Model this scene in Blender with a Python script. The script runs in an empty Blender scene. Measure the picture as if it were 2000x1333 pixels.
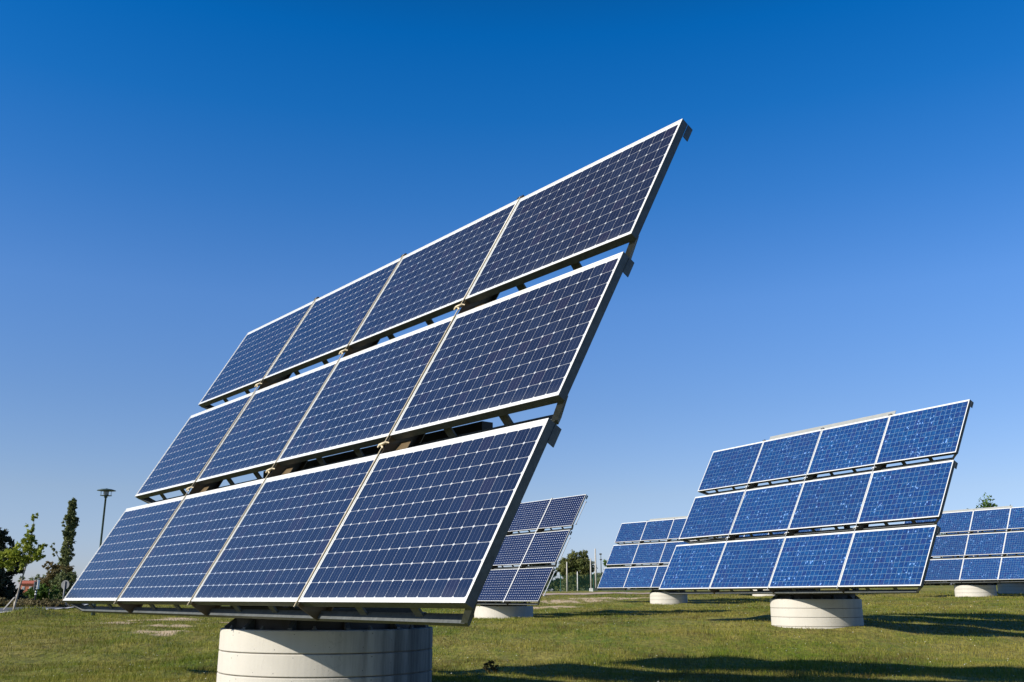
import bpy, math, random
import numpy as np
from mathutils import Matrix, Vector, Quaternion
R = math.radians
rng = np.random.default_rng(7)
random.seed(7)
C = bpy.context.scene.collection
EYE = 0.9                                   # eye height over the grass where the photographer crouches

# ------------------------------------------------------------------ camera
cd = bpy.data.cameras.new('camera'); cam = bpy.data.objects.new('camera', cd); C.objects.link(cam)
cam.location = (0, 0, EYE); cam.rotation_euler = (R(90 + 15.0145), 0, 0)
cd.sensor_width = 36; cd.lens = 36 * 1874 / 2000; cd.clip_start = .1; cd.clip_end = 6000
bpy.context.scene.camera = cam

# ------------------------------------------------------------------ sky and sun
SUN_EL = R(29.5)
sun_h = Vector((-.819, -.574, 0)); sun_h.rotate(Quaternion((0, 0, 1), R(-8)))
SUN_ROT = math.atan2(sun_h.x, sun_h.y)
sun_dir = Vector((sun_h.x * math.cos(SUN_EL), sun_h.y * math.cos(SUN_EL), math.sin(SUN_EL))).normalized()
w = bpy.data.worlds.new('World'); bpy.context.scene.world = w; w.use_nodes = True
nt = w.node_tree; bg = nt.nodes['Background']
sky = nt.nodes.new('ShaderNodeTexSky'); sky.sky_type = 'NISHITA'; sky.sun_disc = False
sky.sun_elevation = SUN_EL; sky.sun_rotation = SUN_ROT
sky.altitude = 0; sky.air_density = 1.0; sky.dust_density = .3; sky.ozone_density = 3.0
# a clear autumn sky is a deeper blue overhead than the model's: tint the Nishita sky by height above the horizon, darkened further near the unseen zenith to cut fill light in shadows
tc = nt.nodes.new('ShaderNodeTexCoord'); sx = nt.nodes.new('ShaderNodeSeparateXYZ'); nt.links.new(tc.outputs['Generated'], sx.inputs[0])
rp = nt.nodes.new('ShaderNodeValToRGB'); nt.links.new(sx.outputs[2], rp.inputs[0])
for k, (z, c) in enumerate(((0.0, (.82, .88, 1.30)), (.04, (.82, .88, 1.27)), (.101, (.90, .91, 1.12)), (.19, (.76, .92, 1.22)), (.293, (.63, .98, 1.42)), (.392, (.30, .89, 1.47)), (.47, (.10, .83, 1.5)), (.54, (.02, .78, 1.5)), (.72, (.03, .30, .57)), (1.0, (.02, .12, .23)))):
    e = rp.color_ramp.elements[k] if k < 2 else rp.color_ramp.elements.new(z)
    e.position = z; e.color = tuple(v / 1.5 for v in c) + (1,)
mu = nt.nodes.new('ShaderNodeVectorMath'); mu.operation = 'MULTIPLY'; nt.links.new(sky.outputs[0], mu.inputs[0]); nt.links.new(rp.outputs[0], mu.inputs[1])
nt.links.new(mu.outputs[0], bg.inputs['Color'])
bg.inputs['Strength'].default_value = .116
sd = bpy.data.lights.new('sun', 'SUN'); sd.energy = 5.0; sd.angle = R(.53); sd.color = (1, .93, .82)
so = bpy.data.objects.new('sun', sd); C.objects.link(so)
so.rotation_euler = (-sun_dir).to_track_quat('-Z', 'Y').to_euler(); so.location = (0, 0, 40)
vs = bpy.context.scene.view_settings
vs.view_transform = 'Standard'; vs.look = 'None'; vs.exposure = .5; vs.gamma = 1; vs.use_curve_mapping = False

# ------------------------------------------------------------------ node helper
class NG:
    def __init__(s, name):
        s.mat = bpy.data.materials.new(name); s.mat.use_nodes = True
        s.t = s.mat.node_tree; s.b = s.t.nodes['Principled BSDF']; s.out = s.t.nodes['Material Output']
    def put(s, sock, v):
        if isinstance(v, bpy.types.NodeSocket): s.t.links.new(v, sock)
        elif isinstance(v, (tuple, list)):
            sock.default_value = tuple(v) + ((1,) if len(v) == 3 and len(sock.default_value) == 4 else ())
        else: sock.default_value = v
    def m(s, op, *a, clamp=False):
        n = s.t.nodes.new('ShaderNodeMath'); n.operation = op; n.use_clamp = clamp
        for i, v in enumerate(a): s.put(n.inputs[i], v)
        return n.outputs[0]
    def vm(s, op, *a):
        n = s.t.nodes.new('ShaderNodeVectorMath'); n.operation = op
        for i, v in enumerate(a): s.put(n.inputs[i], v)
        return n.outputs[0]
    def node(s, typ, out=0, props=None, **kw):
        n = s.t.nodes.new(typ)
        for k, v in (props or {}).items(): setattr(n, k, v)
        for k, v in kw.items(): s.put(n.inputs[k.replace('_', ' ')], v)
        return n.outputs[out]
    def mix(s, f, a, b):
        n = s.t.nodes.new('ShaderNodeMix'); n.data_type = 'RGBA'
        s.put(n.inputs[0], f); s.put(n.inputs[6], a); s.put(n.inputs[7], b)
        return n.outputs[2]
    def ramp(s, f, stops):
        n = s.t.nodes.new('ShaderNodeValToRGB'); s.put(n.inputs[0], f)
        e = n.color_ramp.elements
        while len(e) < len(stops): e.new(.5)
        for q, (p, c) in zip(e, stops):
            q.position = p; q.color = (c, c, c, 1) if isinstance(c, (int, float)) else tuple(c) + (1,)
        return n.outputs[0]
    def noise(s, vec, scale, detail=4, rough=.55, out=0):
        return s.node('ShaderNodeTexNoise', out, Vector=vec, Scale=scale, Detail=detail, Roughness=rough)
    def set(s, **kw):
        for k, v in kw.items(): s.put(s.b.inputs[k.replace('_', ' ')], v)
        return s.mat
    def bump(s, h, strength=.3, dist=.02):
        n = s.t.nodes.new('ShaderNodeBump'); n.inputs['Strength'].default_value = strength
        n.inputs['Distance'].default_value = dist; s.put(n.inputs['Height'], h)
        s.t.links.new(n.outputs[0], s.b.inputs['Normal'])
    def obj(s):  return s.node('ShaderNodeTexCoord', 3)
    def pos(s):  return s.node('ShaderNodeNewGeometry', 0)
    def scale(s, v, k): return s.vm('MULTIPLY', v, k)

M = {}
def simple(name, col, rough=.6, metal=0, var=.25, nscale=6.0, spec=.4):
    g = NG(name); n = g.noise(g.obj(), nscale, 5)
    c = g.mix(g.ramp(n, ((.3, 0), (.7, 1))), tuple(x * (1 - var) for x in col), tuple(min(1, x * (1 + var)) for x in col))
    M[name] = g.set(Base_Color=c, Roughness=rough, Metallic=metal); g.b.inputs['Specular IOR Level'].default_value = spec
    return M[name]

simple('white_frame', (.58, .585, .57), .4, 0, .05)
simple('aluminium', (.6, .61, .6), .42, .55, .08)
simple('dark_steel', (.028, .027, .027), .6, .2, .35)
simple('girder_steel', (.13, .09, .045), .55, .2, .3, 3)
simple('cream_strip', (.60, .50, .33), .5, 0, .15)
simple('plate_grey', (.27, .28, .265), .5, 0, .06)
simple('lamp_green', (.05, .08, .072), .45, .1, .2)
simple('pole_concrete', (.42, .40, .36), .85, 0, .2, 2)
simple('pole_dark', (.06, .06, .055), .8, 0, .3, 2)
simple('bark', (.13, .105, .075), .9, 0, .4, 3)
simple('sapling_bark', (.28, .25, .2), .85, 0, .25, 8)
simple('fence_green', (.02, .09, .06), .5, 0, .15)
simple('sign_grey', (.15, .155, .16), .5, .2, .1)
simple('white_paint', (.75, .75, .72), .6, 0, .08)
simple('black_paint', (.02, .02, .02), .6, 0, .1)
simple('house_wall', (.5, .17, .09), .85, 0, .15)
simple('house_roof', (.35, .1, .06), .85, 0, .25, 4)
simple('window_glass', (.35, .37, .38), .15, 0, .2)
simple('asphalt', (.085, .09, .1), .85, 0, .2, 9)
simple('gravel_path', (.36, .28, .22), .95, 0, .25, 1.2)
simple('petal', (.75, .74, .66), .7, 0, .1)

# galvanised steel with spangle
g = NG('galvanised'); o = g.obj()
v = g.node('ShaderNodeTexVoronoi', 1, Vector=o, Scale=38.0)
n = g.noise(o, 5, 5)
c = g.mix(g.m('MULTIPLY', g.vm('DOT_PRODUCT', v, (.33, .33, .33)), .6) if False else g.noise(v, 9, 0), (.045, .053, .056), (.11, .12, .12))
c = g.mix(g.ramp(n, ((.45, 0), (.75, .5))), c, (.035, .037, .036))
M['galvanised'] = g.set(Base_Color=c, Roughness=.55, Metallic=.15)

# concrete with grime streaks down its damp side, plus a dark tint deepening the shade there
for cname, stain_shade in (('concrete', .12), ('stained_shaded_concrete', 1.0)):
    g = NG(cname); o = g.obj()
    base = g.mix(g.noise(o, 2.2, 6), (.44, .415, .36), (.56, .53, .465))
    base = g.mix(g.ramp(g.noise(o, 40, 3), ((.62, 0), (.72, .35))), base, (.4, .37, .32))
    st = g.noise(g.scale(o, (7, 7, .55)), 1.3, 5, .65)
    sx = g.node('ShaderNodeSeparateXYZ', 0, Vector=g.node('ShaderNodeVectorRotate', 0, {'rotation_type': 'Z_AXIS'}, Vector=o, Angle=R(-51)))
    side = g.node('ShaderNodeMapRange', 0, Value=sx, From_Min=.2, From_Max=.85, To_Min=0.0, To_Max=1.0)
    stain = g.m('MULTIPLY', g.ramp(st, ((.36, 0), (.74, 1))), g.m('ADD', g.m('MULTIPLY', side, .85 * stain_shade), .07), clamp=True)
    base = g.mix(g.m('MULTIPLY', g.ramp(g.m('ADD', side, g.m('MULTIPLY', g.m('SUBTRACT', st, .5), .9)), ((.15, 0), (1.0, 1))), .62 * stain_shade), base, (.10, .10, .088))  # broad gradient paints extra shade over the stained side
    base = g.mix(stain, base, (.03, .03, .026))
    pits = g.node('ShaderNodeTexVoronoi', 0, Vector=o, Scale=17.0)
    base = g.mix(g.m('LESS_THAN', pits, g.m('MULTIPLY', g.noise(o, 3, 1), .13)), base, (.10, .095, .09))
    # hairline cracks
    cr = g.node('ShaderNodeTexVoronoi', 0, {'feature': 'DISTANCE_TO_EDGE'}, Vector=g.vm('ADD', g.scale(o, (1.1, 1.1, .35)), g.scale(g.noise(o, 5, 3, .5, 1), (.12, .12, .12))), Scale=1.5)
    base = g.mix(g.m('MULTIPLY', g.m('LESS_THAN', cr, .0025), .25), base, (.25, .23, .2))
    M[cname] = g.set(Base_Color=base, Roughness=.9); g.bump(g.noise(o, 60, 4), .25, .004)
simple('joint_dark', (.16, .145, .12), .95, 0, .5, 7)

# ------------------------------------------------------------------ photovoltaic sheets: UV runs in whole cells
def cells(name, nu, nv, kind):
    g = NG(name); uv = g.node('ShaderNodeTexCoord', 2)
    s = g.t.nodes.new('ShaderNodeSeparateXYZ'); g.put(s.inputs[0], uv); u, v = s.outputs[0], s.outputs[1]
    rnd = g.node('ShaderNodeObjectInfo', 5)
    fx = g.m('ABSOLUTE', g.m('SUBTRACT', g.m('FRACT', u), .5)); fy = g.m('ABSOLUTE', g.m('SUBTRACT', g.m('FRACT', v), .5))
    inside = g.m('MULTIPLY', g.m('MULTIPLY', g.m('GREATER_THAN', u, 0.0), g.m('LESS_THAN', u, float(nu))),
                 g.m('MULTIPLY', g.m('GREATER_THAN', v, 0.0), g.m('LESS_THAN', v, float(nv))))
    cell_id = g.node('ShaderNodeCombineXYZ', 0, X=g.m('FLOOR', u), Y=g.m('FLOOR', v), Z=g.m('MULTIPLY', rnd, 97.0))
    wn = g.node('ShaderNodeTexWhiteNoise', 0, Vector=cell_id); wn2 = g.node('ShaderNodeTexWhiteNoise', 0, Vector=g.vm('ADD', cell_id, (3.3, 7.1, 1.7)))
    if kind == 'mono':
        hx, hy, dia = .5 - .007, .5 - .009, 1 - .10
        col = g.mix(wn, (.0055, .0115, .034), (.009, .0175, .046))
        col = g.mix(g.m('MULTIPLY', g.m('GREATER_THAN', wn2, .90), .35), col, (.022, .017, .040))
        bus = g.m('LESS_THAN', g.m('ABSOLUTE', g.m('SUBTRACT', fx, .17)), .006)
        col = g.mix(g.m('MULTIPLY', bus, .7), col, (.17, .19, .25))
        white = (.52, .54, .55)
    elif kind == 'dots':
        hx, hy, dia = .6, .6, 1 - .155
        col = g.mix(wn, (.004, .009, .036), (.007, .014, .05)); white = (.66, .70, .76)
    else:
        hx, hy, dia = .5 - .013, .5 - .013, 2.0
        gv = g.vm('ADD', uv, g.node('ShaderNodeCombineXYZ', 0, X=g.m('MULTIPLY', rnd, 53.0), Y=g.m('MULTIPLY', rnd, 91.0), Z=g.m('MULTIPLY', wn, 20.0)))
        n = g.t.nodes.new('ShaderNodeTexVoronoi'); g.put(n.inputs['Vector'], g.scale(gv, (1, .7, 1))); n.inputs['Scale'].default_value = 4.4; n.distance = 'CHEBYCHEV'
        gr = g.node('ShaderNodeSeparateColor', 0, Color=n.outputs['Color']); gr2 = g.node('ShaderNodeSeparateColor', 1, Color=n.outputs['Color'])
        patch = g.noise(g.scale(g.vm('ADD', uv, cell_id), (.28, .28, 1)), 1.0, 3)
        col = g.mix(gr, (.004, .018, .092), (.008, .052, .19))
        col = g.mix(wn, col, g.mix(gr2, (.005, .024, .11), (.007, .066, .20)))
        col = g.mix(g.m('MULTIPLY', g.m('GREATER_THAN', wn2, .82), .22), col, (.022, .018, .10))
        thr = g.m('SUBTRACT', 1.25, g.m('MULTIPLY', patch, .50))
        col = g.mix(g.m('MULTIPLY', g.m('GREATER_THAN', gr2, thr), .8), col, (.17, .33, .66))
        white = (.22, .36, .42)
    grid = g.m('MAXIMUM', g.m('MAXIMUM', g.m('GREATER_THAN', fx, hx), g.m('GREATER_THAN', fy, hy)), g.m('GREATER_THAN', g.m('ADD', fx, fy), dia))
    col = g.mix(grid, col, white)
    col = g.mix(g.m('MULTIPLY', rnd, .22), col, (.012, .014, .035))
    dust = g.m('ADD', g.m('MULTIPLY', g.noise(g.vm('ADD', uv, cell_id) if False else g.scale(uv, (.5, .12, 1)), 1.0, 5, .7), .022), g.m('MULTIPLY', g.ramp(g.m('DIVIDE', v, float(nv)), ((0.0, 1), (.06, 0))), .045))
    col = g.mix(dust, col, (.36, .37, .38))
    col = g.mix(inside, (.60, .61, .60), col)
    g.set(Base_Color=col, Roughness=.09, IOR=1.4)
    if kind == 'poly': g.b.inputs['Roughness'].default_value = .16
    g.bump(g.noise(uv, .2, 1), .02, .05)
    M[name] = g.mat
cells('mono_cells', 16, 10, 'mono'); cells('poly_cells', 16, 10, 'poly'); cells('dotted_cells', 18, 13, 'dots')

# ------------------------------------------------------------------ grass and soil colour, shared by the ground sheet and the blades
def turf(name, blades):
    g = NG(name); p = g.pos()
    p = g.scale(p, (1, .42, 1)); big = g.noise(p, .22, 5, .6); mid = g.noise(p, 1.1, 4, .65); clump = g.noise(p, 4.2, 4, .65); fine = g.noise(p, 12, 3, .6)
    green = g.mix(clump, (.066, .112, .006), (.150, .190, .012))
    straw = g.mix(fine, (.22, .185, .038), (.34, .28, .075))
    k = g.ramp(g.m('ADD', g.m('MULTIPLY', big, .45), g.m('ADD', g.m('MULTIPLY', mid, .28), g.m('MULTIPLY', clump, .27))), ((.40, 0), (.55, 1)))
    if blades:
        a = g.node('ShaderNodeAttribute', 2, {'attribute_name': 'rnd'})
        k = g.m('ADD', k, g.m('MULTIPLY', g.m('SUBTRACT', a, .5), .8), clamp=True)
        c = g.mix(g.m('MULTIPLY', k, .85), green, straw)
        c = g.mix(g.m('MULTIPLY', g.ramp(g.m('ADD', g.m('MULTIPLY', g.noise(g.vm('ADD', p, (31, 7, 0)), .7, 4, .65), .65), g.m('MULTIPLY', clump, .35)), ((.50, 0), (.58, .8))), g.m('GREATER_THAN', a, .25)), c, (.085, .055, .028))
        hv = g.t.nodes.new('ShaderNodeHueSaturation'); g.put(hv.inputs['Color'], c); g.put(hv.inputs['Value'], g.m('ADD', .55, g.m('MULTIPLY', g.m('FRACT', g.m('MULTIPLY', a, 7.3)), .95))); c = hv.outputs[0]
    else:
        c = g.mix(g.m('MULTIPLY', k, .8), green, straw)
        c = g.mix(g.ramp(fine, ((.35, .55), (.6, 0))), c, (.05, .045, .02))
        at = g.node('ShaderNodeAttribute', 2, {'attribute_name': 'bare'})
        c = g.mix(g.m('MULTIPLY', g.ramp(g.m('ADD', at, g.m('MULTIPLY', g.m('SUBTRACT', mid, .5), 1.3)), ((.32, 0), (.5, 1))), .95), c,
                  g.mix(fine, (.40, .29, .18), (.56, .44, .30)))
    g.set(Base_Color=c, Roughness=.75); g.b.inputs['Specular IOR Level'].default_value = .15
    if blades:
        d = g.t.nodes.new('ShaderNodeBsdfTranslucent'); g.put(d.inputs[0], g.mix(.5, c, (.16, .20, .03)))
        mx = g.t.nodes.new('ShaderNodeMixShader'); mx.inputs[0].default_value = .3
        g.t.links.new(g.b.outputs[0], mx.inputs[1]); g.t.links.new(d.outputs[0], mx.inputs[2]); g.t.links.new(mx.outputs[0], g.out.inputs[0])
    else: g.bump(fine, .6, .06)
    M[name] = g.mat
turf('turf', False); turf('grass_blades', True)

def foliage(name, dark, light, scale=.6):
    g = NG(name); p = g.obj()
    a = g.node('ShaderNodeAttribute', 2, {'attribute_name': 'rnd'})
    k = g.m('ADD', g.m('MULTIPLY', g.noise(p, scale, 3), .7), g.m('MULTIPLY', a, .5))
    c = g.mix(g.ramp(k, ((.35, 0), (.8, 1))), dark, light)
    g.set(Base_Color=c, Roughness=.6); g.b.inputs['Specular IOR Level'].default_value = .25
    d = g.t.nodes.new('ShaderNodeBsdfTranslucent'); g.put(d.inputs[0], c)
    mx = g.t.nodes.new('ShaderNodeMixShader'); mx.inputs[0].default_value = .3
    g.t.links.new(g.b.outputs[0], mx.inputs[1]); g.t.links.new(d.outputs[0], mx.inputs[2]); g.t.links.new(mx.outputs[0], g.out.inputs[0])
    M[name] = g.mat
foliage('leaf_olive', (.06, .085, .022), (.17, .18, .055)); foliage('leaf_dark', (.022, .03, .016), (.07, .08, .04))
foliage('leaf_poplar', (.07, .10, .035), (.20, .22, .085)); foliage('leaf_yellow', (.13, .18, .016), (.34, .37, .045), 1.2)
foliage('leaf_autumn', (.085, .08, .028), (.22, .16, .06)); foliage('leaf_pale', (.10, .13, .06), (.22, .25, .13))
foliage('dry_weed', (.10, .085, .035), (.2, .165, .075)); foliage('leaf_green', (.03, .07, .01), (.10, .17, .03))

# ------------------------------------------------------------------ mesh helpers
class MB:
    def __init__(s): s.v, s.f = [], []
    def add(s, vs, fs):
        o = len(s.v); s.v += [tuple(q) for q in vs]; s.f += [tuple(i + o for i in q) for q in fs]; return s
    def box(s, x0, x1, y0, y1, z0, z1):
        return s.add([(x, y, z) for x in (x0, x1) for y in (y0, y1) for z in (z0, z1)],
                     [(0, 1, 3, 2), (4, 6, 7, 5), (0, 4, 5, 1), (2, 3, 7, 6), (0, 2, 6, 4), (1, 5, 7, 3)])
    def bar(s, a, b, wx, wy=None, up=(0, 0, 1)):
        a, b = Vector(a), Vector(b); d = (b - a).normalized(); u = Vector(up)
        if abs(d.dot(u)) > .95: u = Vector((1, 0, 0))
        p = d.cross(u).normalized() * wx / 2; q = p.cross(d).normalized() * (wy or wx) / 2
        vs = [e + i * p + j * q for e in (a, b) for i, j in ((-1, -1), (1, -1), (1, 1), (-1, 1))]
        return s.add(vs, [(3, 2, 1, 0), (4, 5, 6, 7), (0, 1, 5, 4), (1, 2, 6, 5), (2, 3, 7, 6), (3, 0, 4, 7)])
    def tube(s, pts, rad, n=8):
        ps = [Vector(p) for p in pts]; rings = []
        for i, p in enumerate(ps):
            d = (ps[min(i + 1, len(ps) - 1)] - ps[max(i - 1, 0)]).normalized()
            u = Vector((0, 1, 0)) if abs(d.y) < .8 else Vector((1, 0, 0))
            a = d.cross(u).normalized(); b = d.cross(a)
            rings.append([p + (a * math.cos(t) + b * math.sin(t)) * rad[i] for t in [2 * math.pi * k / n for k in range(n)]])
        fs = [(i * n + k, i * n + (k + 1) % n, (i + 1) * n + (k + 1) % n, (i + 1) * n + k) for i in range(len(ps) - 1) for k in range(n)]
        fs += [tuple(range(n)), tuple((len(ps) - 1) * n + k for k in reversed(range(n)))]
        return s.add([q for r in rings for q in r], fs)
    def lathe(s, prof, n=48, c=(0, 0)):
        vs = [(c[0] + r * math.cos(2 * math.pi * k / n), c[1] + r * math.sin(2 * math.pi * k / n), z) for r, z in prof for k in range(n)]
        fs = [(i * n + k, i * n + (k + 1) % n, (i + 1) * n + (k + 1) % n, (i + 1) * n + k) for i in range(len(prof) - 1) for k in range(n)]
        fs += [tuple(reversed(range(n))), tuple((len(prof) - 1) * n + k for k in range(n))]
        return s.add(vs, fs)
    def mesh(s, name, mat, smooth=False):
        me = bpy.data.meshes.new(name); me.from_pydata(s.v, [], s.f); me.validate()
        me.materials.append(M[mat]); 
        if smooth: me.shade_smooth()
        me.update(); return me
def link(name, me, parent=None, mat=None):
    o = bpy.data.objects.new(name, me); C.objects.link(o)
    if parent is not None: o.parent = parent
    if mat is not None: o.matrix_local = mat
    return o
def tag(o, label, cat, group=None):
    o['label'] = label; o['category'] = cat
    if group: o['group'] = group
    return o
def setting(o, kind='structure'): o['kind'] = kind; return o
def thing(name, loc, label, cat, group=None, rz=0):
    e = bpy.data.objects.new(name, None); C.objects.link(e); e.location = loc; e.rotation_euler = (0, 0, rz)
    e.empty_display_size = .3
    return tag(e, label, cat, group)

# ------------------------------------------------------------------ terrain
ctrl = np.array([(0, 0, -.9), (-8, 0, -.9), (8, 0, -.9), (0, -20, -.9), (0, 10, -.88), (-1.83, 9.97, -.88), (-5.3, 10.6, -.88), (5, 11, -.88),
    (7.15, 23.44, -.61), (-.32, 38.6, -.74), (8.73, 55.3, -.27), (25.2, 53.8, .08), (30.7, 60, .27), (17, 66, .13),
    (-10.3, 30, -.68), (-18, 35, -.6), (-22, 44, -.56), (-25, 60, -.52), (-10, 22, -.78), (-30, 80, -.3), (-50, 110, -.1), (-14, 50, -.6),
    (4, 68, .16), (8, 72, .34), (4, 76, .46), (20, 75, .5), (8, 84, .62), (6, 95, .7), (45, 90, 1.15), (30, 78, .85), (60, 110, 1.4), (20, 110, 1.0), (10.5, 19.5, -.82), (11.5, 27, -.52), (14, 22, -.7), (-4.2, 13.2, -.97), (-3.9, 11.2, -.80), (1, 13, -.99), (4, 14, -.98), (0, 120, .7), (60, 60, .5), (-60, 50, -.4), (-70, 150, .2), (16, 38, -.3), (-90, -60, -.9), (90, -60, -.7)])
def rbf(d2): return np.sqrt(d2 + 36.)
_K = rbf(((ctrl[:, None, :2] - ctrl[None, :, :2]) ** 2).sum(-1)); _n = len(ctrl)
_A = np.block([[_K + .05 * np.eye(_n) * -1, np.ones((_n, 1))], [np.ones((1, _n)), np.zeros((1, 1))]])
_W = np.linalg.solve(_A, np.append(ctrl[:, 2], 0))
def terr(x, y):
    x = np.asarray(x, float); y = np.asarray(y, float); sh = x.shape
    p = np.stack([x.ravel(), y.ravel()], 1); r = np.hypot(p[:, 0], p[:, 1])
    q = p * np.minimum(1, 150 / np.maximum(r, 1e-6))[:, None]
    z = np.zeros(len(p))
    for s in range(0, len(p), 20000):
        d2 = ((q[s:s + 20000, None, :] - ctrl[None, :, :2]) ** 2).sum(-1)
        z[s:s + 20000] = rbf(d2) @ _W[:-1] + _W[-1]
    b = .03 * np.sin(p[:, 0] * 1.3 + 2 * np.sin(p[:, 1] * .7)) * np.sin(p[:, 1] * 1.1 + 1.5 * np.sin(p[:, 0] * .5)) + .015 * np.sin(p[:, 0] * 3.7 + p[:, 1] * 2.9) * np.sin(p[:, 1] * 4.3 - p[:, 0])
    b = b + .045 * np.sin(p[:, 0] * 2.1 + 3 * np.sin(p[:, 1] * .53)) * np.sin(p[:, 1] * 1.7 + 2.4 * np.sin(p[:, 0] * .9)) * (.6 + .4 * np.sin(p[:, 0] * .31 + p[:, 1] * .23))
    # the tussocky mound in front of the road
    b = b + .34 * np.exp(-((p[:, 0] + 15.4) / .75) ** 2 - ((p[:, 1] - 32) / 1.6) ** 2)
    return (z + b * np.clip(1 - (r - 60) / 60, 0, 1) + EYE).reshape(sh)
def tz(x, y): return float(terr(np.array([x]), np.array([y]))[0])
BARE = [(-10.9, 32.5, 1.3, 2.6), (-9.0, 26.5, 1.1, .9), (-8.2, 23.4, .9, 1.1), (-11.2, 28, .9, 1.3), (-8.6, 30.5, .8, 1.2), (1.8, 52, 2.2, 2), (3.5, 60, 3.0, 2.5), (6, 64, 4, 2), (-1.7, 16.5, .5, .3), (1.1, 14.2, .7, .25)]
def bare(x, y):
    b = np.zeros_like(x)
    for cx, cy, sx, sy in BARE: b = np.maximum(b, .8 * np.exp(-((x - cx) / sx) ** 2 - ((y - cy) / sy) ** 2))
    n = .5 + .5 * np.sin(x * 4.3 + 2.2 * np.sin(y * 1.9)) * np.sin(y * 2.1 + 2.6 * np.sin(x * 2.7))
    return b * (.45 + .75 * n)
def np_mesh(name, verts, faces, mat, k, attrs=None):
    me = bpy.data.meshes.new(name); nv, nf = len(verts), len(faces)
    me.vertices.add(nv); me.vertices.foreach_set('co', np.asarray(verts, np.float32).ravel())
    me.loops.add(nf * k); me.loops.foreach_set('vertex_index', np.asarray(faces, np.int32).ravel())
    me.polygons.add(nf); me.polygons.foreach_set('loop_start', np.arange(0, nf * k, k, dtype=np.int32))
    me.update(calc_edges=True); me.materials.append(M[mat])
    for an, av in (attrs or {}).items():
        a = me.attributes.new(an, 'FLOAT', 'POINT'); a.data.foreach_set('value', np.asarray(av, np.float32))
    return me
# polar grid, one sheet out to the horizon
rad = np.concatenate([[.4], np.geomspace(1.0, 140, 330), np.geomspace(150, 4000, 24)])
th = np.concatenate([np.linspace(math.pi / 2 - .75, math.pi / 2 + .75, 420), np.linspace(math.pi / 2 + .75, 2.5 * math.pi - .75, 62)[1:-1]])
rr, tt = np.meshgrid(rad, th, indexing='ij'); gx, gy = rr * np.cos(tt), rr * np.sin(tt); gz = terr(gx, gy)
nr, na = rr.shape; i, j = np.meshgrid(np.arange(nr - 1), np.arange(na), indexing='ij'); j2 = (j + 1) % na
fq = np.stack([i * na + j, (i + 1) * na + j, (i + 1) * na + j2, i * na + j2], -1).reshape(-1, 4)
verts = np.stack([gx, gy, gz], -1).reshape(-1, 3)
me = np_mesh('ground', np.vstack([verts, [[0, 0, tz(0, 0)]]]), fq, 'turf', 4, {'bare': np.append(bare(gx, gy).ravel(), 0)})
me.shade_smooth(); ground = setting(link('ground', me))

def strip(name, pts, width, mat, lift, n=60, wob=0.0):
    pts = [Vector((*p, 0)) for p in pts]; vs = []
    L = [0]
    for a, b in zip(pts, pts[1:]): L.append(L[-1] + (b - a).length)
    for k in range(n + 1):
        t = L[-1] * k / n; q = max(i for i in range(len(pts) - 1) if L[i] <= t + 1e-6)
        d = (pts[q + 1] - pts[q]); p = pts[q] + d * ((t - L[q]) / (L[q + 1] - L[q])); d.normalize(); nn = Vector((-d.y, d.x, 0))
        for c in range(5):
            x = p + nn * (c / 4 - .5) * width * (1 + wob * math.sin(k * 1.7 + c))
            vs.append((x.x, x.y, tz(x.x, x.y) + lift))
    fs = [(k * 5 + c, (k + 1) * 5 + c, (k + 1) * 5 + c + 1, k * 5 + c + 1) for k in range(n) for c in range(4)]
    m_ = MB().add(vs, fs); o = link(name, m_.mesh(name, mat, True)); return setting(o)
ROAD = [(-12, 8), (-15.5, 22), (-18.6, 35), (-22, 48), (-26.5, 62), (-33, 80), (-46, 105)]
strip('road', [(x - 1.9, y) for x, y in ROAD], 3.2, 'asphalt', .05)
strip('road_edge_line', [(x - .35, y) for x, y in ROAD], .16, 'white_paint', .058)
strip('gravel_path', [(-6, 66), (3, 71), (12, 73), (19, 75)], 3.0, 'gravel_path', .03, wob=.12)

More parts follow.
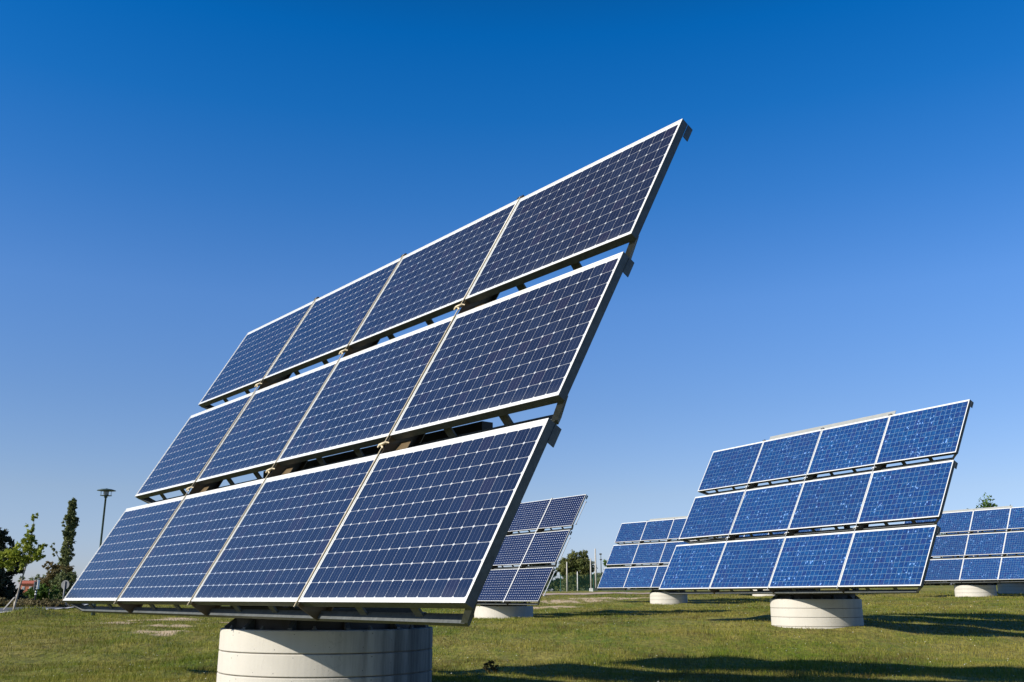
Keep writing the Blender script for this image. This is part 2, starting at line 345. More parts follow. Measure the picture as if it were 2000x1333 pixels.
# ------------------------------------------------------------------ grass blades over the visible field (nobody could count them)
def grass(name, N, d0, d1, half, hh, seed):
    r = np.random.default_rng(seed)
    d = np.exp(r.uniform(np.log(d0), np.log(d1), N)); a = r.uniform(-half, half, N)
    x, y = d * np.sin(a), d * np.cos(a)
    keep = bare(x, y) * r.uniform(.5, 1.7, N) < .45
    rx = np.interp(y, [p[1] for p in ROAD], [p[0] for p in ROAD]); keep &= ~((x < rx + .1) & (x > rx - 4.6))
    for cx, cy, cr in BASES: keep &= np.hypot(x - cx, y - cy) > cr
    keep &= ~((np.abs(y - np.interp(x, [-6, 3, 12, 30, 60], [66, 71, 73, 76, 82])) < 1.5) & (x > -6))
    x, y, d = x[keep], y[keep], d[keep]; n = len(x); z = terr(x, y)
    tall = .5 + .45 * np.sin(x * 5.1 + 2 * np.sin(y * 1.3)) * np.sin(y * 2.3 + 2 * np.sin(x * 2.1)) + .6 * np.sin(x * .9 + 1.7 * np.sin(y * .6)) * np.sin(y * .8 + 1.3 * np.sin(x * .7))
    tall = tall + 2.2 * np.exp(-((x + 15.6) / 1.3) ** 2 - ((y - 31.5) / 2) ** 2)
    h = hh * r.uniform(.45, 1.25, n) * (.6 + .7 * tall) * (1 + .9 * (r.uniform(0, 1, n) > .985)) * (1 + .006 * d); wd = .0042 * r.uniform(.6, 1.4, n) * np.maximum(1, d / 9)
    th = r.uniform(0, 2 * np.pi, n); lean = r.uniform(.1, .9, n) * h; la = r.uniform(0, 2 * np.pi, n)
    dx, dy = np.cos(th) * wd / 2, np.sin(th) * wd / 2; z0 = z - .01
    A = np.stack([x - dx, y - dy, z0], 1); B = np.stack([x + dx, y + dy, z0], 1)
    T = np.stack([x + np.cos(la) * lean, y + np.sin(la) * lean, z + h], 1)
    vs = np.stack([A, B, T], 1).reshape(-1, 3); fs = np.arange(3 * n).reshape(-1, 3)
    o = link(name, np_mesh(name, vs, fs, 'grass_blades', 3, {'rnd': np.repeat(r.uniform(0, 1, n), 3)}))
    return setting(o, 'stuff')

# ------------------------------------------------------------------ solar trackers
P, PH, GAP = 2.12, 1.34, .187; PW = P - .014; VT = 3 * PH + 2 * GAP; HW = 2 * P
V0 = [0, PH + GAP, 2 * (PH + GAP)]
def frame_mesh(bez, depth, mat):
    b = MB(); x, t = PW / 2, .004
    o = [(-x, 0), (x, 0), (x, PH), (-x, PH)]; i_ = [(-x + bez, bez), (x - bez, bez), (x - bez, PH - bez), (-x + bez, PH - bez)]
    vs = [(*p, .004) for p in o] + [(*p, .004) for p in i_] + [(*p, -.012) for p in i_] + [(*p, -depth) for p in o]
    fs = []
    for k in range(4):
        q = (k + 1) % 4; fs += [(k, q, 4 + q, 4 + k), (4 + k, 4 + q, 8 + q, 8 + k), (12 + k, 12 + q, q, k)]
    b.add(vs, fs + [(15, 14, 13, 12)])
    me = b.mesh('panel_frame', mat); me.materials.append(M['galvanised'])
    for p in me.polygons:
        if abs(p.normal.z) < .5 and len(p.vertices) == 4 and max(me.vertices[v].co.z for v in p.vertices) > 0 and min(me.vertices[v].co.z for v in p.vertices) < -.02: p.material_index = 1
        if p.normal.z < -.5: p.material_index = 1
    return me
def sheet_mesh(bez, mat, nu, nv, ms, mb, mt):
    me = bpy.data.meshes.new('cell_sheet'); x = PW / 2 - bez; nx, ny = 12, 8; vs, uvs = [], []
    for j in range(ny + 1):
        for i in range(nx + 1):
            px, py = -x + 2 * x * i / nx, bez + (PH - 2 * bez) * j / ny
            vs.append((px, py, 0)); uvs.append(((px + PW / 2 - ms) / (PW - 2 * ms) * nu, (py - mb) / (PH - mb - mt) * nv))
    fs = [(j * (nx + 1) + i, j * (nx + 1) + i + 1, (j + 1) * (nx + 1) + i + 1, (j + 1) * (nx + 1) + i) for j in range(ny) for i in range(nx)]
    me.from_pydata(vs, [], fs); uv = me.uv_layers.new(name='UVMap')
    for lp in me.loops: uv.data[lp.index].uv = uvs[lp.vertex_index]
    me.materials.append(M[mat]); return me
KINDS = {
    'mono': dict(frame=frame_mesh(.014, .066, 'white_frame'), sheet=sheet_mesh(.014, 'mono_cells', 16, 10, .028, .036, .050)),
    'poly': dict(frame=frame_mesh(.017, .066, 'white_frame'), sheet=sheet_mesh(.017, 'poly_cells', 16, 10, .024, .026, .038)),
    'dots': dict(frame=frame_mesh(.016, .045, 'white_frame'), sheet=sheet_mesh(.016, 'dotted_cells', 18, 13, .018, .018, .018))}
rail_me = MB().box(-HW + .24, HW - .24, -.030, .034, -.02, .02).mesh('rail', 'galvanised')
strut_me = MB().add([(x, y, z) for x in (-.046, .046) for y, z in ((.006, .019), (.022, .019), (.07, .157), (.054, .157))],
    [(0, 1, 2, 3), (7, 6, 5, 4), (0, 4, 5, 1), (1, 5, 6, 2), (2, 6, 7, 3), (3, 7, 4, 0)]).mesh('strut', 'galvanised')
_bv = [(-.012, .05, -.066), (-.012, .002, -.066), (-.20, -.022, -.20), (-.235, -.022, -.246), (-.235, .034, -.246), (-.03, .07, -.09)]
endplate_me = MB().add(_bv + [(x - .07, y, z) for x, y, z in _bv], [(5, 4, 3, 2, 1, 0), (6, 7, 8, 9, 10, 11)] + [(k, (k + 1) % 6, 6 + (k + 1) % 6, 6 + k) for k in range(6)]).mesh('end_bracket', 'galvanised')
endplate2_me = MB().box(0, .006, -.15, -.004, -.125, -.066).mesh('end_bracket', 'galvanised')
# girder: C channel with a slanted foot plate, running up behind a seam
gb = MB()
gb.add([(-.004, -.02, -.01), (-.004, -.03, -.05), (-.004, -.038, -.205), (-.004, -.012, -.24), (-.004, VT + .01, -.245), (-.004, VT + .02, -.01),
        (.004, -.02, -.01), (.004, -.03, -.05), (.004, -.038, -.205), (.004, -.012, -.24), (.004, VT + .01, -.245), (.004, VT + .02, -.01)],
       [(5, 4, 3, 2, 1, 0), (6, 7, 8, 9, 10, 11)] + [(k, (k + 1) % 6, 6 + (k + 1) % 6, 6 + k) for k in range(6)])
gb.box(.004, .08, .05, VT - .02, -.245, -.237)
girder_me = gb.mesh('girder', 'girder_steel')
gus_me = MB().add([(.004, PH - .02, -.075), (.22, PH - .02, -.09), (.16, PH + GAP + .02, -.12), (.004, PH + GAP + .02, -.12),
                   (.004, PH - .02, -.081), (.22, PH - .02, -.096), (.16, PH + GAP + .02, -.126), (.004, PH + GAP + .02, -.126)],
                  [(0, 1, 2, 3), (7, 6, 5, 4), (0, 4, 5, 1), (1, 5, 6, 2), (2, 6, 7, 3), (3, 7, 4, 0)]).mesh('gusset_plate', 'girder_steel')
seam_me = {}
for kn, (wd, mt) in dict(mono=(.007, 'cream_strip'), poly=(.012, 'aluminium'), dots=(.05, 'white_frame')).items():
    b = MB().box(-wd / 2, wd / 2, -.045, VT + .03, .006, .014)
    seam_me[kn] = b.mesh('seam_strip', mt)
tie = MB()
tie.tube([(-.05, -.015, .02), (-.02, .0, .03), (.01, -.005, .034), (.04, .02, .022), (.055, .03, .0)], [.008, .012, .014, .011, .006], 6)
tie.tube([(-.03, .03, .012), (.0, .0, .032), (.03, -.03, .016)], [.007, .011, .007], 6)
tie_me = {k: tie.mesh('cable_tie', m_, True) for k, m_ in (('mono', 'cream_strip'), ('poly', 'aluminium'), ('dots', 'aluminium'))}
clip_me = MB().box(-.045, .045, 0, .035, -.05, .012).box(-.015, .015, .035, .05, -.04, .0).mesh('top_clip', 'dark_steel')
plate_me = MB().box(-P + .06, P + .02, VT + .015, VT + .20, -.106, -.10).mesh('back_plate', 'plate_grey')
ring_me = MB().lathe([(1.01, 0), (1.030, .002), (1.035, .008), (1.035, .186), (1.030, .192), (1.01, .194)], 128).mesh('concrete_ring', 'concrete')
topring_me = MB().lathe([(1.01, 0), (1.030, .002), (1.035, .008), (1.035, .190), (1.027, .198), (.3, .2)], 128).mesh('concrete_ring', 'concrete')
stain_shade_me = ring_me.copy(); stain_shade_me.materials[0] = M['stained_shaded_concrete']; stain_shade_top_me = topring_me.copy(); stain_shade_top_me.materials[0] = M['stained_shaded_concrete']
block_me = MB().lathe([(1.14, -.2), (1.14, .652), (1.136, .658), (.3, .66)], 96).mesh('concrete_block', 'concrete')
core_me = MB().lathe([(1.022, -.5), (1.022, .59)], 96).mesh('joint_mortar', 'joint_dark')
db = MB().lathe([(.90, .60), (.90, .70), (.96, .702), (.96, .712), (.90, .714), (.90, .728), (.97, .73), (.97, .742), (.88, .744)], 64)
drum_me = db.mesh('slewing_ring', 'dark_steel')
wedge_me = MB().add([(.89, -.02, .602), (1.0, -.02, .602), (1.0, -.02, .62), (.90, -.02, .70), (.89, .02, .602), (1.0, .02, .602), (1.0, .02, .62), (.90, .02, .70)],
                    [(3, 2, 1, 0), (4, 5, 6, 7), (0, 1, 5, 4), (1, 2, 6, 5), (2, 3, 7, 6), (3, 0, 4, 7)]).mesh('anchor_bracket', 'galvanised')
bolt_me = MB().lathe([(.022, 0), (.022, .018), (.012, .02), (.012, .034)], 8).mesh('anchor_bolt', 'galvanised')
tb = MB().box(-.95, .95, -.9, -.78, .744, .80).box(-.95, .95, .3, .42, .744, .80).box(-1.0, -.88, -.78, .30, .744, .79).box(.88, 1.0, -.78, .3, .744, .79)
turn_me = tb.mesh('turntable', 'dark_steel')
sup = MB()
for sx in (-P * .44, P * .44):
    sup.bar((sx, .36, .79), (sx, .25, 2.35), .1); sup.bar((sx, -.84, .79), (sx, -.80, 1.28), .1); sup.bar((sx, .3, .85), (sx, -.78, 1.25), .08)
sup.bar((-P * 1.05, .27, 2.33), (P * 1.05, .27, 2.33), .12)
sup_me = sup.mesh('support_frame', 'dark_steel')
drv = MB().box(-.45, .25, -.85, -.5, .80, .95).box(.35, .6, -.8, -.6, .80, .9)
drive_me = drv.mesh('drive_box', 'dark_steel')
siderail = MB().box(.0, .03, .0, PH * .72, -.02, .0).box(-.06, .03, 0, .03, -.05, -.02).box(-.06, .03, PH * .72 - .03, PH * .72, -.05, -.02)
siderail_me = siderail.mesh('side_rail', 'aluminium')
T = Matrix.Translation
BASES = []
def tracker(x, y, zl, yaw, tilt, kind, label, plate):
    """zl: height of the lower panel edge over the eye; everything turns about the base axis"""
    e = thing('solar_tracker', (x, y, zl + EYE - .85), label, 'solar tracker', 'solar trackers in the field', R(yaw))
    A = T((0, -1.42, .85)) @ Matrix.Rotation(R(tilt), 4, 'X'); K = KINDS[kind]; BASES.append((x, y, 1.2 if kind == 'dots' else 1.09))
    if kind == 'dots': link('concrete_block', block_me, e)
    else:
        for k in range(-1, 3): link('concrete_ring', (stain_shade_top_me if k == 2 else stain_shade_me) if kind == 'mono' else (topring_me if k == 2 else ring_me), e, T((0, 0, .2 * k + .001)) @ Matrix.Rotation(.3 * k * 0, 4, 'Z'))
        link('joint_mortar', core_me, e)
    d = link('slewing_ring', drum_me, e); link('turntable', turn_me, e); link('support_frame', sup_me, e); link('drive_box', drive_me, e)
    for k in range(12):
        link('anchor_bracket', wedge_me, d, Matrix.Rotation(k * math.pi / 6 + .2, 4, 'Z'))
        a = k * math.pi / 6 + .42; link('anchor_bolt', bolt_me, d, T((.97 * math.cos(a), .97 * math.sin(a), .60)))
    for r in range(3):
        for c in range(4):
            p = link('solar_panel', K['frame'], e, A @ T(((c - 1.5) * P, V0[r], 0)) @ Matrix.Rotation(random.uniform(-.003, .003), 4, 'X') @ Matrix.Rotation(random.uniform(-.0025, .0025), 4, 'Y'))
            link('cell_sheet', K['sheet'], p)
        for v, nn, sgn in ((V0[r] + .006, -.222, 1), (V0[r] + PH - .122, -.102, -1)):
            rl = link('rail', rail_me, e, A @ T((0, v, nn)))
            for sxx in np.arange(-HW + P / 3 - .05, HW - .3, P / 3):
                if sgn > 0: link('strut', strut_me, rl, T((float(sxx), 0, 0)))
        for sx in (-HW + .001, HW - .008):
            link('end_bracket', endplate_me, e, A @ T((sx, V0[r], 0)) @ Matrix.Diagonal((1 if sx > 0 else -1, 1, 1, 1)))
            link('end_bracket', endplate2_me, e, A @ T((sx, V0[r] + PH, 0)))
    for c in (-1, 0, 1):
        gd = link('girder', girder_me, e, A @ T((c * P, 0, 0)))
        if kind == 'mono':
            for r in range(2): link('gusset_plate', gus_me, gd, T((0, r * (PH + GAP), 0)))
        st = link('seam_strip', seam_me[kind], e, A @ T((c * P, 0, 0)))
        for r in range(2): link('cable_tie', tie_me[kind], st, T((0, PH + GAP * .42 + r * (PH + GAP), 0)))
        link('top_clip', clip_me, st, T((0, VT, 0)))
    if plate: link('back_plate', plate_me, e, A)
    if kind == 'dots':
        for r in range(3): link('side_rail', siderail_me, e, A @ T((HW + .07, V0[r] + (.1 if r else .25), -.06)))
    return e
tracker(-1.826, 9.97, -.0268, -51.065, 60.62, 'mono', 'huge dark navy solar tracker in the foreground with white-framed panels and cream seam strips', False)
tracker(7.15, 23.44, .234, -62.36, 61.26, 'poly', 'bright blue speckled solar tracker on a banded concrete base, largest of the blue ones', True)
tracker(-.32, 38.63, -.095, -55.61, 59.86, 'dots', 'solar tracker with rows of white dots on its cells, behind the foreground tracker', False)
tracker(8.73, 55.35, .575, -51.33, 60.61, 'poly', 'far blue solar tracker whose left panels show left of the large blue tracker', True)
tracker(25.10, 53.7, .933, -55.4, 59.8, 'poly', 'far blue solar tracker cut by the right picture edge, beside the large blue tracker', True)
tracker(30.7, 60.3, 1.13, -54.5, 60.4, 'poly', 'solar tracker hidden at the right picture edge, mostly its pale concrete base showing', True)
tracker(17.05, 66, 1.0, -54.5, 60.4, 'poly', 'solar tracker hidden behind the large blue tracker, its pale base showing under the panels', True)

grass('grass', 620000, 7.5, 75, .62, .048, 11)

# ------------------------------------------------------------------ trees and bushes
def leaf_cloud(blobs, n, size, seed, flat=0.0):
    """blobs: (x,y,z,rx,ry,rz,weight); leaf-sized quads, gathered in small sprays through each blob's volume"""
    r = np.random.default_rng(seed); W = np.array([b[6] for b in blobs]); W = W / W.sum(); vs = []; rn = []
    for b, k in zip(blobs, r.multinomial(n, W)):
        sp = max(1, k // 22)
        d = r.normal(size=(sp, 3)); d /= np.linalg.norm(d, axis=1)[:, None]; d *= r.uniform(.25, 1.0, (sp, 1)) ** .45
        cen = d * np.array(b[3:6]) * r.uniform(.82, 1.12, (sp, 1)); cr = r.uniform(0, 1, sp)
        idx = r.integers(0, sp, k)
        c = cen[idx] + r.normal(size=(k, 3)) * np.array(b[3:6]).mean() * .13 + np.array(b[:3])
        a = r.normal(size=(k, 3)); a /= np.linalg.norm(a, axis=1)[:, None]; q = r.normal(size=(k, 3)); q -= a * (a * q).sum(1)[:, None]; q /= np.linalg.norm(q, axis=1)[:, None]
        s = size * r.uniform(.55, 1.3, (k, 1))
        vs.append(np.stack([c - a * s, c - q * s * .45, c + a * s, c + q * s * .45], 1)); rn.append(np.repeat(.7 * cr[idx] + .3 * r.uniform(0, 1, k), 4))
    vs = np.concatenate(vs).reshape(-1, 3); return vs, np.concatenate(rn)
def plant(name, loc, label, cat, blobs, n, size, mat, trunk, bark='bark', limbs=(), group=None, seed=1, crown='crown'):
    e = thing(name, (loc[0], loc[1], tz(*loc)), label, cat, group)
    vs, rn = leaf_cloud(blobs, n, size, seed)
    link(crown, np_mesh(crown, vs, np.arange(len(vs)).reshape(-1, 4), mat, 4, {'rnd': rn}), e)
    if trunk:
        b = MB().tube(*trunk)
        for l in limbs: b.tube(*l, n=6)
        link('trunk' if crown == 'crown' else 'stem', b.mesh('trunk', bark, True), e)
    return e
# round tree in the gap
def round_tree(loc, h, wd, label, mat, n, seed, sz=.16):
    r = np.random.default_rng(seed); B = []
    for k in range(26):
        a = r.uniform(0, 2 * np.pi); zz = r.uniform(.12, .9); q = wd * .5 * math.sqrt(max(.05, 1 - (abs(zz - .45) / .6) ** 2)) * r.uniform(.35, .85)
        s = wd * r.uniform(.12, .2); B.append((q * math.cos(a), q * math.sin(a), h * zz, s, s, s * .9, 1))
    B.append((0, 0, h * .5, wd * .3, wd * .3, h * .33, 3))
    limbs = [([(0, 0, h * .25), (math.cos(t) * wd * .2, math.sin(t) * wd * .2, h * .55), (math.cos(t) * wd * .36, math.sin(t) * wd * .36, h * .75)], [.09, .05, .02]) for t in (0.3, 1.6, 2.9, 4.1, 5.3)]
    return plant('tree', loc, label, 'tree', B, n, sz, mat, ([(0, 0, -.3), (0, 0, h * .4), (.05, 0, h * .8)], [.2, .13, .04], 8), limbs=limbs, seed=seed)
round_tree((6.35, 96), 3.75, 3.7, 'round bushy olive-brown tree standing behind the grey posts and green fence', 'leaf_olive', 20000, 3, .11)
round_tree((3.0, 101), 3.4, 3.0, 'dark shaded tree seen just right of the white-dotted tracker', 'leaf_dark', 6000, 4)
round_tree((11.2, 108), 3.2, 2.6, 'small green tree peeping out left of the far blue panels', 'leaf_green', 5000, 5)
round_tree((13.0, 175), 2.6, 9, 'low grey-green clump of trees far off between the posts and the blue panels', 'leaf_pale', 4000, 6, .3)
round_tree((49.0, 97), 7.75, 11.0, 'tree whose feathery top rises over the far right tracker', 'leaf_green', 26000, 8, .17)
# poplar
r = np.random.default_rng(21); B = []
for k in range(60):
    zz = r.uniform(.06, 1); wdt = 1.6 * (1 - zz) ** .45 * (.75 + .4 * math.sin(zz * 9)) + .25; a = r.uniform(0, 6.28); q = wdt * r.uniform(.05, .62) * (.45 if zz > .8 else 1)
    B.append((q * math.cos(a), q * math.sin(a), 10.6 * zz, .36, .36, .75, 1))
B += [(-1.7, 0, 5.6, .35, .35, .55, .35), (-1.35, 0, 5.0, .3, .3, .4, .25)]
plant('poplar_tree', (-49.9, 110), 'tall narrow columnar poplar left of the street lamp', 'tree', B, 17000, .14, 'leaf_poplar', ([(0, 0, -.3), (0, 0, 5), (.1, 0, 10.1)], [.3, .18, .04], 8),
      limbs=[([(0, 0, 3.5), (-.9, 0, 4.6), (-1.7, 0, 5.7)], [.06, .04, .015])], seed=22)
# bushes round it
def bush(loc, h, wd, label, mat, n, seed, sz=.13, name='bush', kind='bush'):
    r = np.random.default_rng(seed); B = []
    for k in range(16):
        a = r.uniform(0, 6.28); q = wd * .5 * r.uniform(.1, .8); zz = r.uniform(.1, .8) * (1 - .4 * q / wd); s = wd * r.uniform(.13, .22)
        B.append((q * math.cos(a), q * math.sin(a), h * zz, s, s, min(s, h * .25), 1))
    return plant(name, loc, label, kind, B, n, sz, mat, ([(0, 0, -.3), (.03, 0, h * .5)], [.06, .02], 6), seed=seed, crown='foliage')
bush((-41.9, 92), 3.5, 3.6, 'brown-green bush at the foot of the poplar, behind the round sign', 'leaf_autumn', 6500, 31)
bush((-44.9, 97), 5.0, 2.4, 'tall reddish-green bush leaning on the left side of the poplar', 'leaf_autumn', 4500, 32)
bush((-39.6, 88), 3.0, 3.2, 'dark green bush behind the round sign, right of the brown-green bush', 'leaf_poplar', 4000, 33)
bush((-36.8, 78), 1.5, 2.6, 'low mid-green bush on the verge beneath the brown-green bush', 'leaf_green', 3000, 34)
bush((-38.9, 80), 1.0, 2.4, 'low shrub standing under the red house', 'leaf_olive', 2600, 35)
bush((-79.6, 165), 4.6, 5.0, 'pale hazy tree crown rising behind the red house', 'leaf_pale', 4000, 36, .2)
HEDGE = [(1.0, 100, 1.5, 4.2, 'darkest hedge bush behind the green fence, right beside the white-dotted tracker'), (5.0, 101, 1.3, 4.4, 'hedge bush behind the green fence under the round tree'),
         (9.2, 102, 1.4, 4.4, 'hedge bush behind the green fence at the foot of the tallest grey post'), (13.4, 103, 1.4, 4.4, 'hedge bush behind the far blue panels left of the large blue tracker')]
for k, (x, y, h, wd, lb) in enumerate(HEDGE): bush((x, y), h, wd, lb, 'leaf_dark' if k == 0 else 'leaf_poplar', 4500, 90 + k, .13)
for k, (x, y) in enumerate(((37, 92), (42.5, 96), (48.5, 100))):
    bush((x, y), 1.3, 6.0, ['dark hedge bush in the slot between the large blue tracker and the far right base', 'dark hedge bush behind the base of the far right tracker', 'dark hedge bush behind the second base at the right edge'][k], 'leaf_dark', 5000, 95 + k, .14)
for k, (x, y) in enumerate(((-31.4, 62), (-29.4, 60), (-33.9, 66), (-26.6, 58))):
    bush((x, y), .5, 3.2, ['dry brown weeds on the verge at the foot of the dark tree', 'dry brown weeds on the verge left of the striped post', 'dry brown weeds at the far left picture edge', 'dry brown weeds on the verge under the round sign'][k], 'dry_weed', 2200, 40 + k, .1, 'weed_clump', 'weeds')
# dark tree at left edge
r = np.random.default_rng(51); B = []
for k in range(40):
    zz = r.uniform(.05, .95); q = 2.6 * (1 - .55 * zz) * r.uniform(.1, .95); a = r.uniform(0, 6.28)
    B.append((q * math.cos(a), q * math.sin(a), 4.9 * zz, .6, .6, .6, 1))
plant('dark_tree', (-36.0, 68), 'dense blackish-green tree at the left picture edge behind the sapling', 'tree', B, 15000, .16, 'leaf_dark', ([(0, 0, -.3), (0, 0, 3), (0, 0, 4.4)], [.25, .15, .04], 8), seed=52)
# leaning sapling with its yellow-green crown
lx = 1.0
B = [(-.55, 0, 2.35, .5, .4, .38, 1.5), (.15, 0, 2.55, .5, .4, .45, 1.8), (.75, 0, 2.5, .35, .3, .3, .8), (.35, 0, 3.1, .35, .3, .3, 1), (.3, 0, 3.65, .2, .2, .25, .4), (.42, 0, 4.15, .16, .16, .2, .25), (.95, .1, 2.85, .2, .2, .15, .3), (-.1, -.1, 2.0, .5, .35, .22, .7), (-.95, 0, 2.2, .25, .25, .25, .5)]
plant('sapling', (-22.3, 44.5), 'young yellow-green tree on a thin leaning trunk beside the road', 'tree', B, 4200, .075, 'leaf_yellow', ([(0, 0, -.2), (.2, 0, 1.2), (.42, 0, 2.4), (.45, 0, 4.1)], [.05, .04, .028, .008], 8), 'sapling_bark',
      [([(.4, 0, 2.0), (-.2, 0, 2.3), (-.6, 0, 2.5)], [.02, .014, .006]), ([(.42, 0, 2.3), (.8, 0, 2.6)], [.018, .006])], seed=60)
link('support_stake', MB().bar((-.55, 0, -.1), (.0, 0, .6), .05).mesh('support_stake', 'pole_concrete'), bpy.data.objects['sapling'])
# young shoots left of the array, near weeds
bush((-38.6, 100), 6.2, 1.6, 'thin leafy tree tips showing just over the lower left panel', 'leaf_green', 500, 62, .14)
# trees past the left picture edge: the lower left panels mirror them
round_tree((-54.6, 59.3), 17, 10, 'leafy tree beyond the left picture edge, mirrored in the lower left panel', 'leaf_green', 9000, 64, .38)
# weed in front
B = [(0, 0, .13, .05, .05, .05, 1), (.07, .02, .08, .04, .04, .04, .7), (-.07, 0, .1, .05, .05, .04, .7), (.02, .03, .05, .1, .1, .04, .8)]
plant('weed_plant', (-.27, 13), 'small dark leafy weed at the shadow edge right of the foreground base', 'weed', B, 900, .014, 'leaf_autumn', ([(0, 0, -.02), (.005, 0, .17)], [.004, .002], 5), seed=70, crown='leaves')
# daisies: scattered specks nobody could count
r = np.random.default_rng(80); N = 700; d = np.exp(r.uniform(np.log(9), np.log(50), N)); a = r.uniform(-.55, .55, N)
x, y = d * np.sin(a), d * np.cos(a); z = terr(x, y) + r.uniform(.03, .06, N); s = r.uniform(.004, .008, N) * np.maximum(1, d / 20)
ang = r.uniform(0, 6.28, N); vs = []
for k in range(6):
    t = ang + k * math.pi / 3; vs.append(np.stack([x + s * np.cos(t), y + s * np.sin(t) * .9, z + s * .5 * np.sin(t + 1)], 1))
vs = np.stack(vs, 1).reshape(-1, 3)
setting(link('daisies', np_mesh('daisies', vs, np.arange(len(vs)).reshape(-1, 6), 'petal', 6)), 'stuff')

# ------------------------------------------------------------------ street lamp
e = thing('street_lamp', (-15.12, 36, tz(-15.12, 36)), 'green park street lamp with a flat disc hood beside the foreground tracker', 'street lamp'); ht = 3.95 + EYE - e.location.z
link('pole', MB().lathe([(.07, -.2), (.07, .8), (.04, .85), (.034, ht - .34), (.06, ht - .33), (.06, ht - .26)], 14).mesh('pole', 'lamp_green', True), e)
link('hood', MB().lathe([(.335, ht - .075), (.33, ht - .06), (.2, ht - .02), (.05, ht), (.02, ht + .015)], 28).mesh('hood', 'lamp_green', True), e)
link('lamp_glass', MB().lathe([(.09, ht - .24), (.10, ht - .08)], 14).mesh('lamp_glass', 'window_glass', True), e)
cg = MB().lathe([(.21, ht - .262), (.21, ht - .25), (.06, ht - .25)], 20)
for k in range(6):
    t = k * math.pi / 3; cg.bar((.205 * math.cos(t), .205 * math.sin(t), ht - .25), (.205 * math.cos(t), .205 * math.sin(t), ht - .06), .008)
link('cage', cg.mesh('cage', 'lamp_green'), e)
# ------------------------------------------------------------------ signs, posts
e = thing('road_sign', (-27.1, 60, tz(-27.1, 60)), 'round road sign seen from its grey back on a pole at the left', 'road sign', rz=R(-10)); z1 = .80 + EYE - e.location.z
sg = MB(); nS = 28
ring = [(.27 * math.cos(2 * math.pi * k / nS), .27 * math.sin(2 * math.pi * k / nS) + z1) for k in range(nS)]
sg.add([(a, .03, b) for a, b in ring] + [(a, .045, b) for a, b in ring], [tuple(range(nS)), tuple(reversed(range(nS, 2 * nS)))] + [(k, nS + k, nS + (k + 1) % nS, (k + 1) % nS) for k in range(nS)])
link('disc', sg.mesh('disc', 'sign_grey'), e)
link('pole', MB().lathe([(.045, -.3), (.045, z1 + .2)], 12).mesh('pole', 'sign_grey', True), e)
e = thing('marker_post', (-28.8, 60, tz(-28.8, 60)), 'edge-on sign post striped black and white beside the red house', 'sign post'); z1 = 1.05 + EYE - e.location.z
link('post', MB().lathe([(.05, -.3), (.05, z1)], 10).mesh('post', 'black_paint', True), e)
for k in range(4): link('white_band', MB().lathe([(.056, z1 - .85 + k * .16), (.056, z1 - .77 + k * .16)], 10).mesh('white_band', 'white_paint', True), e)
link('sign_board', MB().box(-.12, -.085, -.14, .14, z1 - .55, z1 - .05).mesh('sign_board', 'sign_grey'), e)
link('sign_board_edge', MB().box(.07, .1, -.12, .12, z1 - .5, z1 + .03).mesh('sign_board_edge', 'white_paint'), e)
e = thing('marker_stub', (-29.0, 58, tz(-29.0, 58)), 'short pale stub post in the dry weeds beside the sapling', 'post')
link('post', MB().lathe([(.05, -.2), (.05, .34), (.02, .37)], 10).mesh('post', 'pole_concrete', True), e)
# grey posts before the round tree
def post(u, ytop, d, rr_, mat, label, base=None, lamp=False, slab=False):
    x = (u - 1000) / 1874 * d * 1.0 * .985; z0 = tz(x, d); ztop = EYE + d * math.tan(math.atan((666.5 - ytop) / 1874) + R(15.0145))
    h = ztop - z0; e = thing('utility_post', (x, d, z0), label, 'post', 'posts by the green fence')
    link('pole', MB().lathe([(rr_, -.3), (rr_ * .8, h * .6), (rr_ * .62, h - .02), (rr_ * .4, h)], 12).mesh('pole', mat, True), e)
    if base: link('foot', MB().box(-.14, .14, -.14, .14, -.1, .26).mesh('foot', base), e)
    if lamp:
        link('fixture', MB().box(-.13, .09, -.06, .06, h - .14, h - .02).box(-.1, .1, -.07, .07, h - .62, h - .52).mesh('fixture', 'pole_dark'), e)
    return e
post(1106, 1098, 82, .075, 'pole_concrete', 'pale concrete post in front of the round tree, farthest left of the posts')
post(1126, 1117, 80, .05, 'white_paint', 'shortest thin white post in front of the round tree')
post(1152, 1091, 79, .07, 'pole_concrete', 'grey post on a white block at the right edge of the round tree', 'white_paint')
post(1161.5, 1072, 82, .085, 'pole_concrete', 'tallest grey post with a dark foot, just right of the round tree', 'pole_dark')
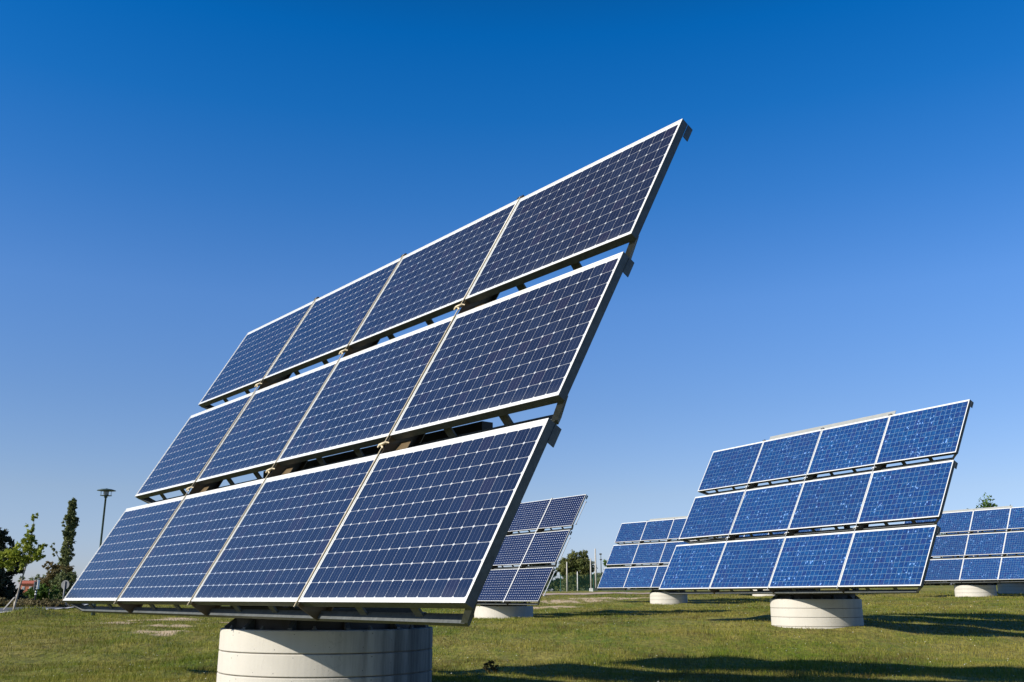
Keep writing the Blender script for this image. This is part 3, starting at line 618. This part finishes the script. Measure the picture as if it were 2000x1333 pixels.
post(1172, 1081, 90, .05, 'lamp_green', 'slim greenish mast with small fixtures beside the far blue panels', None, True)
# green mesh fence
e = thing('mesh_fence', (2, 77, tz(2, 77)), 'green welded wire mesh fence before the round tree', 'fence')
x0, x1 = 1.2, 22.0; N = 9; prev = None
for k in range(N):
    x = x0 + (x1 - x0) * k / (N - 1); y = 77 + (x - x0) * .12; z = tz(x, y)
    p = link('fence_post', MB().box(x - .03, x + .03, y - .03, y + .03, z - .3, z + 1.35).mesh('fence_post', 'fence_green'), e); p.matrix_parent_inverse = T(e.location).inverted()
    if prev:
        b = MB(); (xa, ya, za) = prev
        for q in range(13): b.bar((xa, ya, za + .08 + q * .1), (x, y, z + .08 + q * .1), .007)
        for q in range(1, 48): t = q / 48; b.bar((xa + (x - xa) * t, ya + (y - ya) * t, za + (z - za) * t + .03), (xa + (x - xa) * t, ya + (y - ya) * t, za + (z - za) * t + 1.28), .006)
        f = link('mesh_panel', b.mesh('mesh_panel', 'fence_green'), e); f.matrix_parent_inverse = T(e.location).inverted()
    prev = (x, y, z)
# ------------------------------------------------------------------ red house far left
e = thing('house', (-73.1, 150, tz(-73.1, 150)), 'small orange-red house with pale windows far behind the verge', 'house', rz=R(12)); hz = 2.25 + EYE - e.location.z
link('wall', MB().box(-1.0, 1.0, -1.5, 1.5, -.5, hz - .1).mesh('wall', 'house_wall'), e)
link('roof', MB().add([(-1.15, -1.7, hz - .1), (1.15, -1.7, hz - .1), (1.15, 1.7, hz - .1), (-1.15, 1.7, hz - .1), (-1.15, 0, hz + .35), (1.15, 0, hz + .35)], [(0, 1, 5, 4), (2, 3, 4, 5), (1, 2, 5), (3, 0, 4), (3, 2, 1, 0)]).mesh('roof', 'house_roof'), e)
for sx in (-.45, .55):
    wf = link('window', MB().box(sx - .2, sx + .2, -1.53, -1.49, hz - 1.05, hz - .55).mesh('window', 'white_paint'), e)
    link('pane', MB().box(sx - .15, sx + .15, -1.545, -1.531, hz - 1.0, hz - .6).mesh('pane', 'window_glass'), wf)
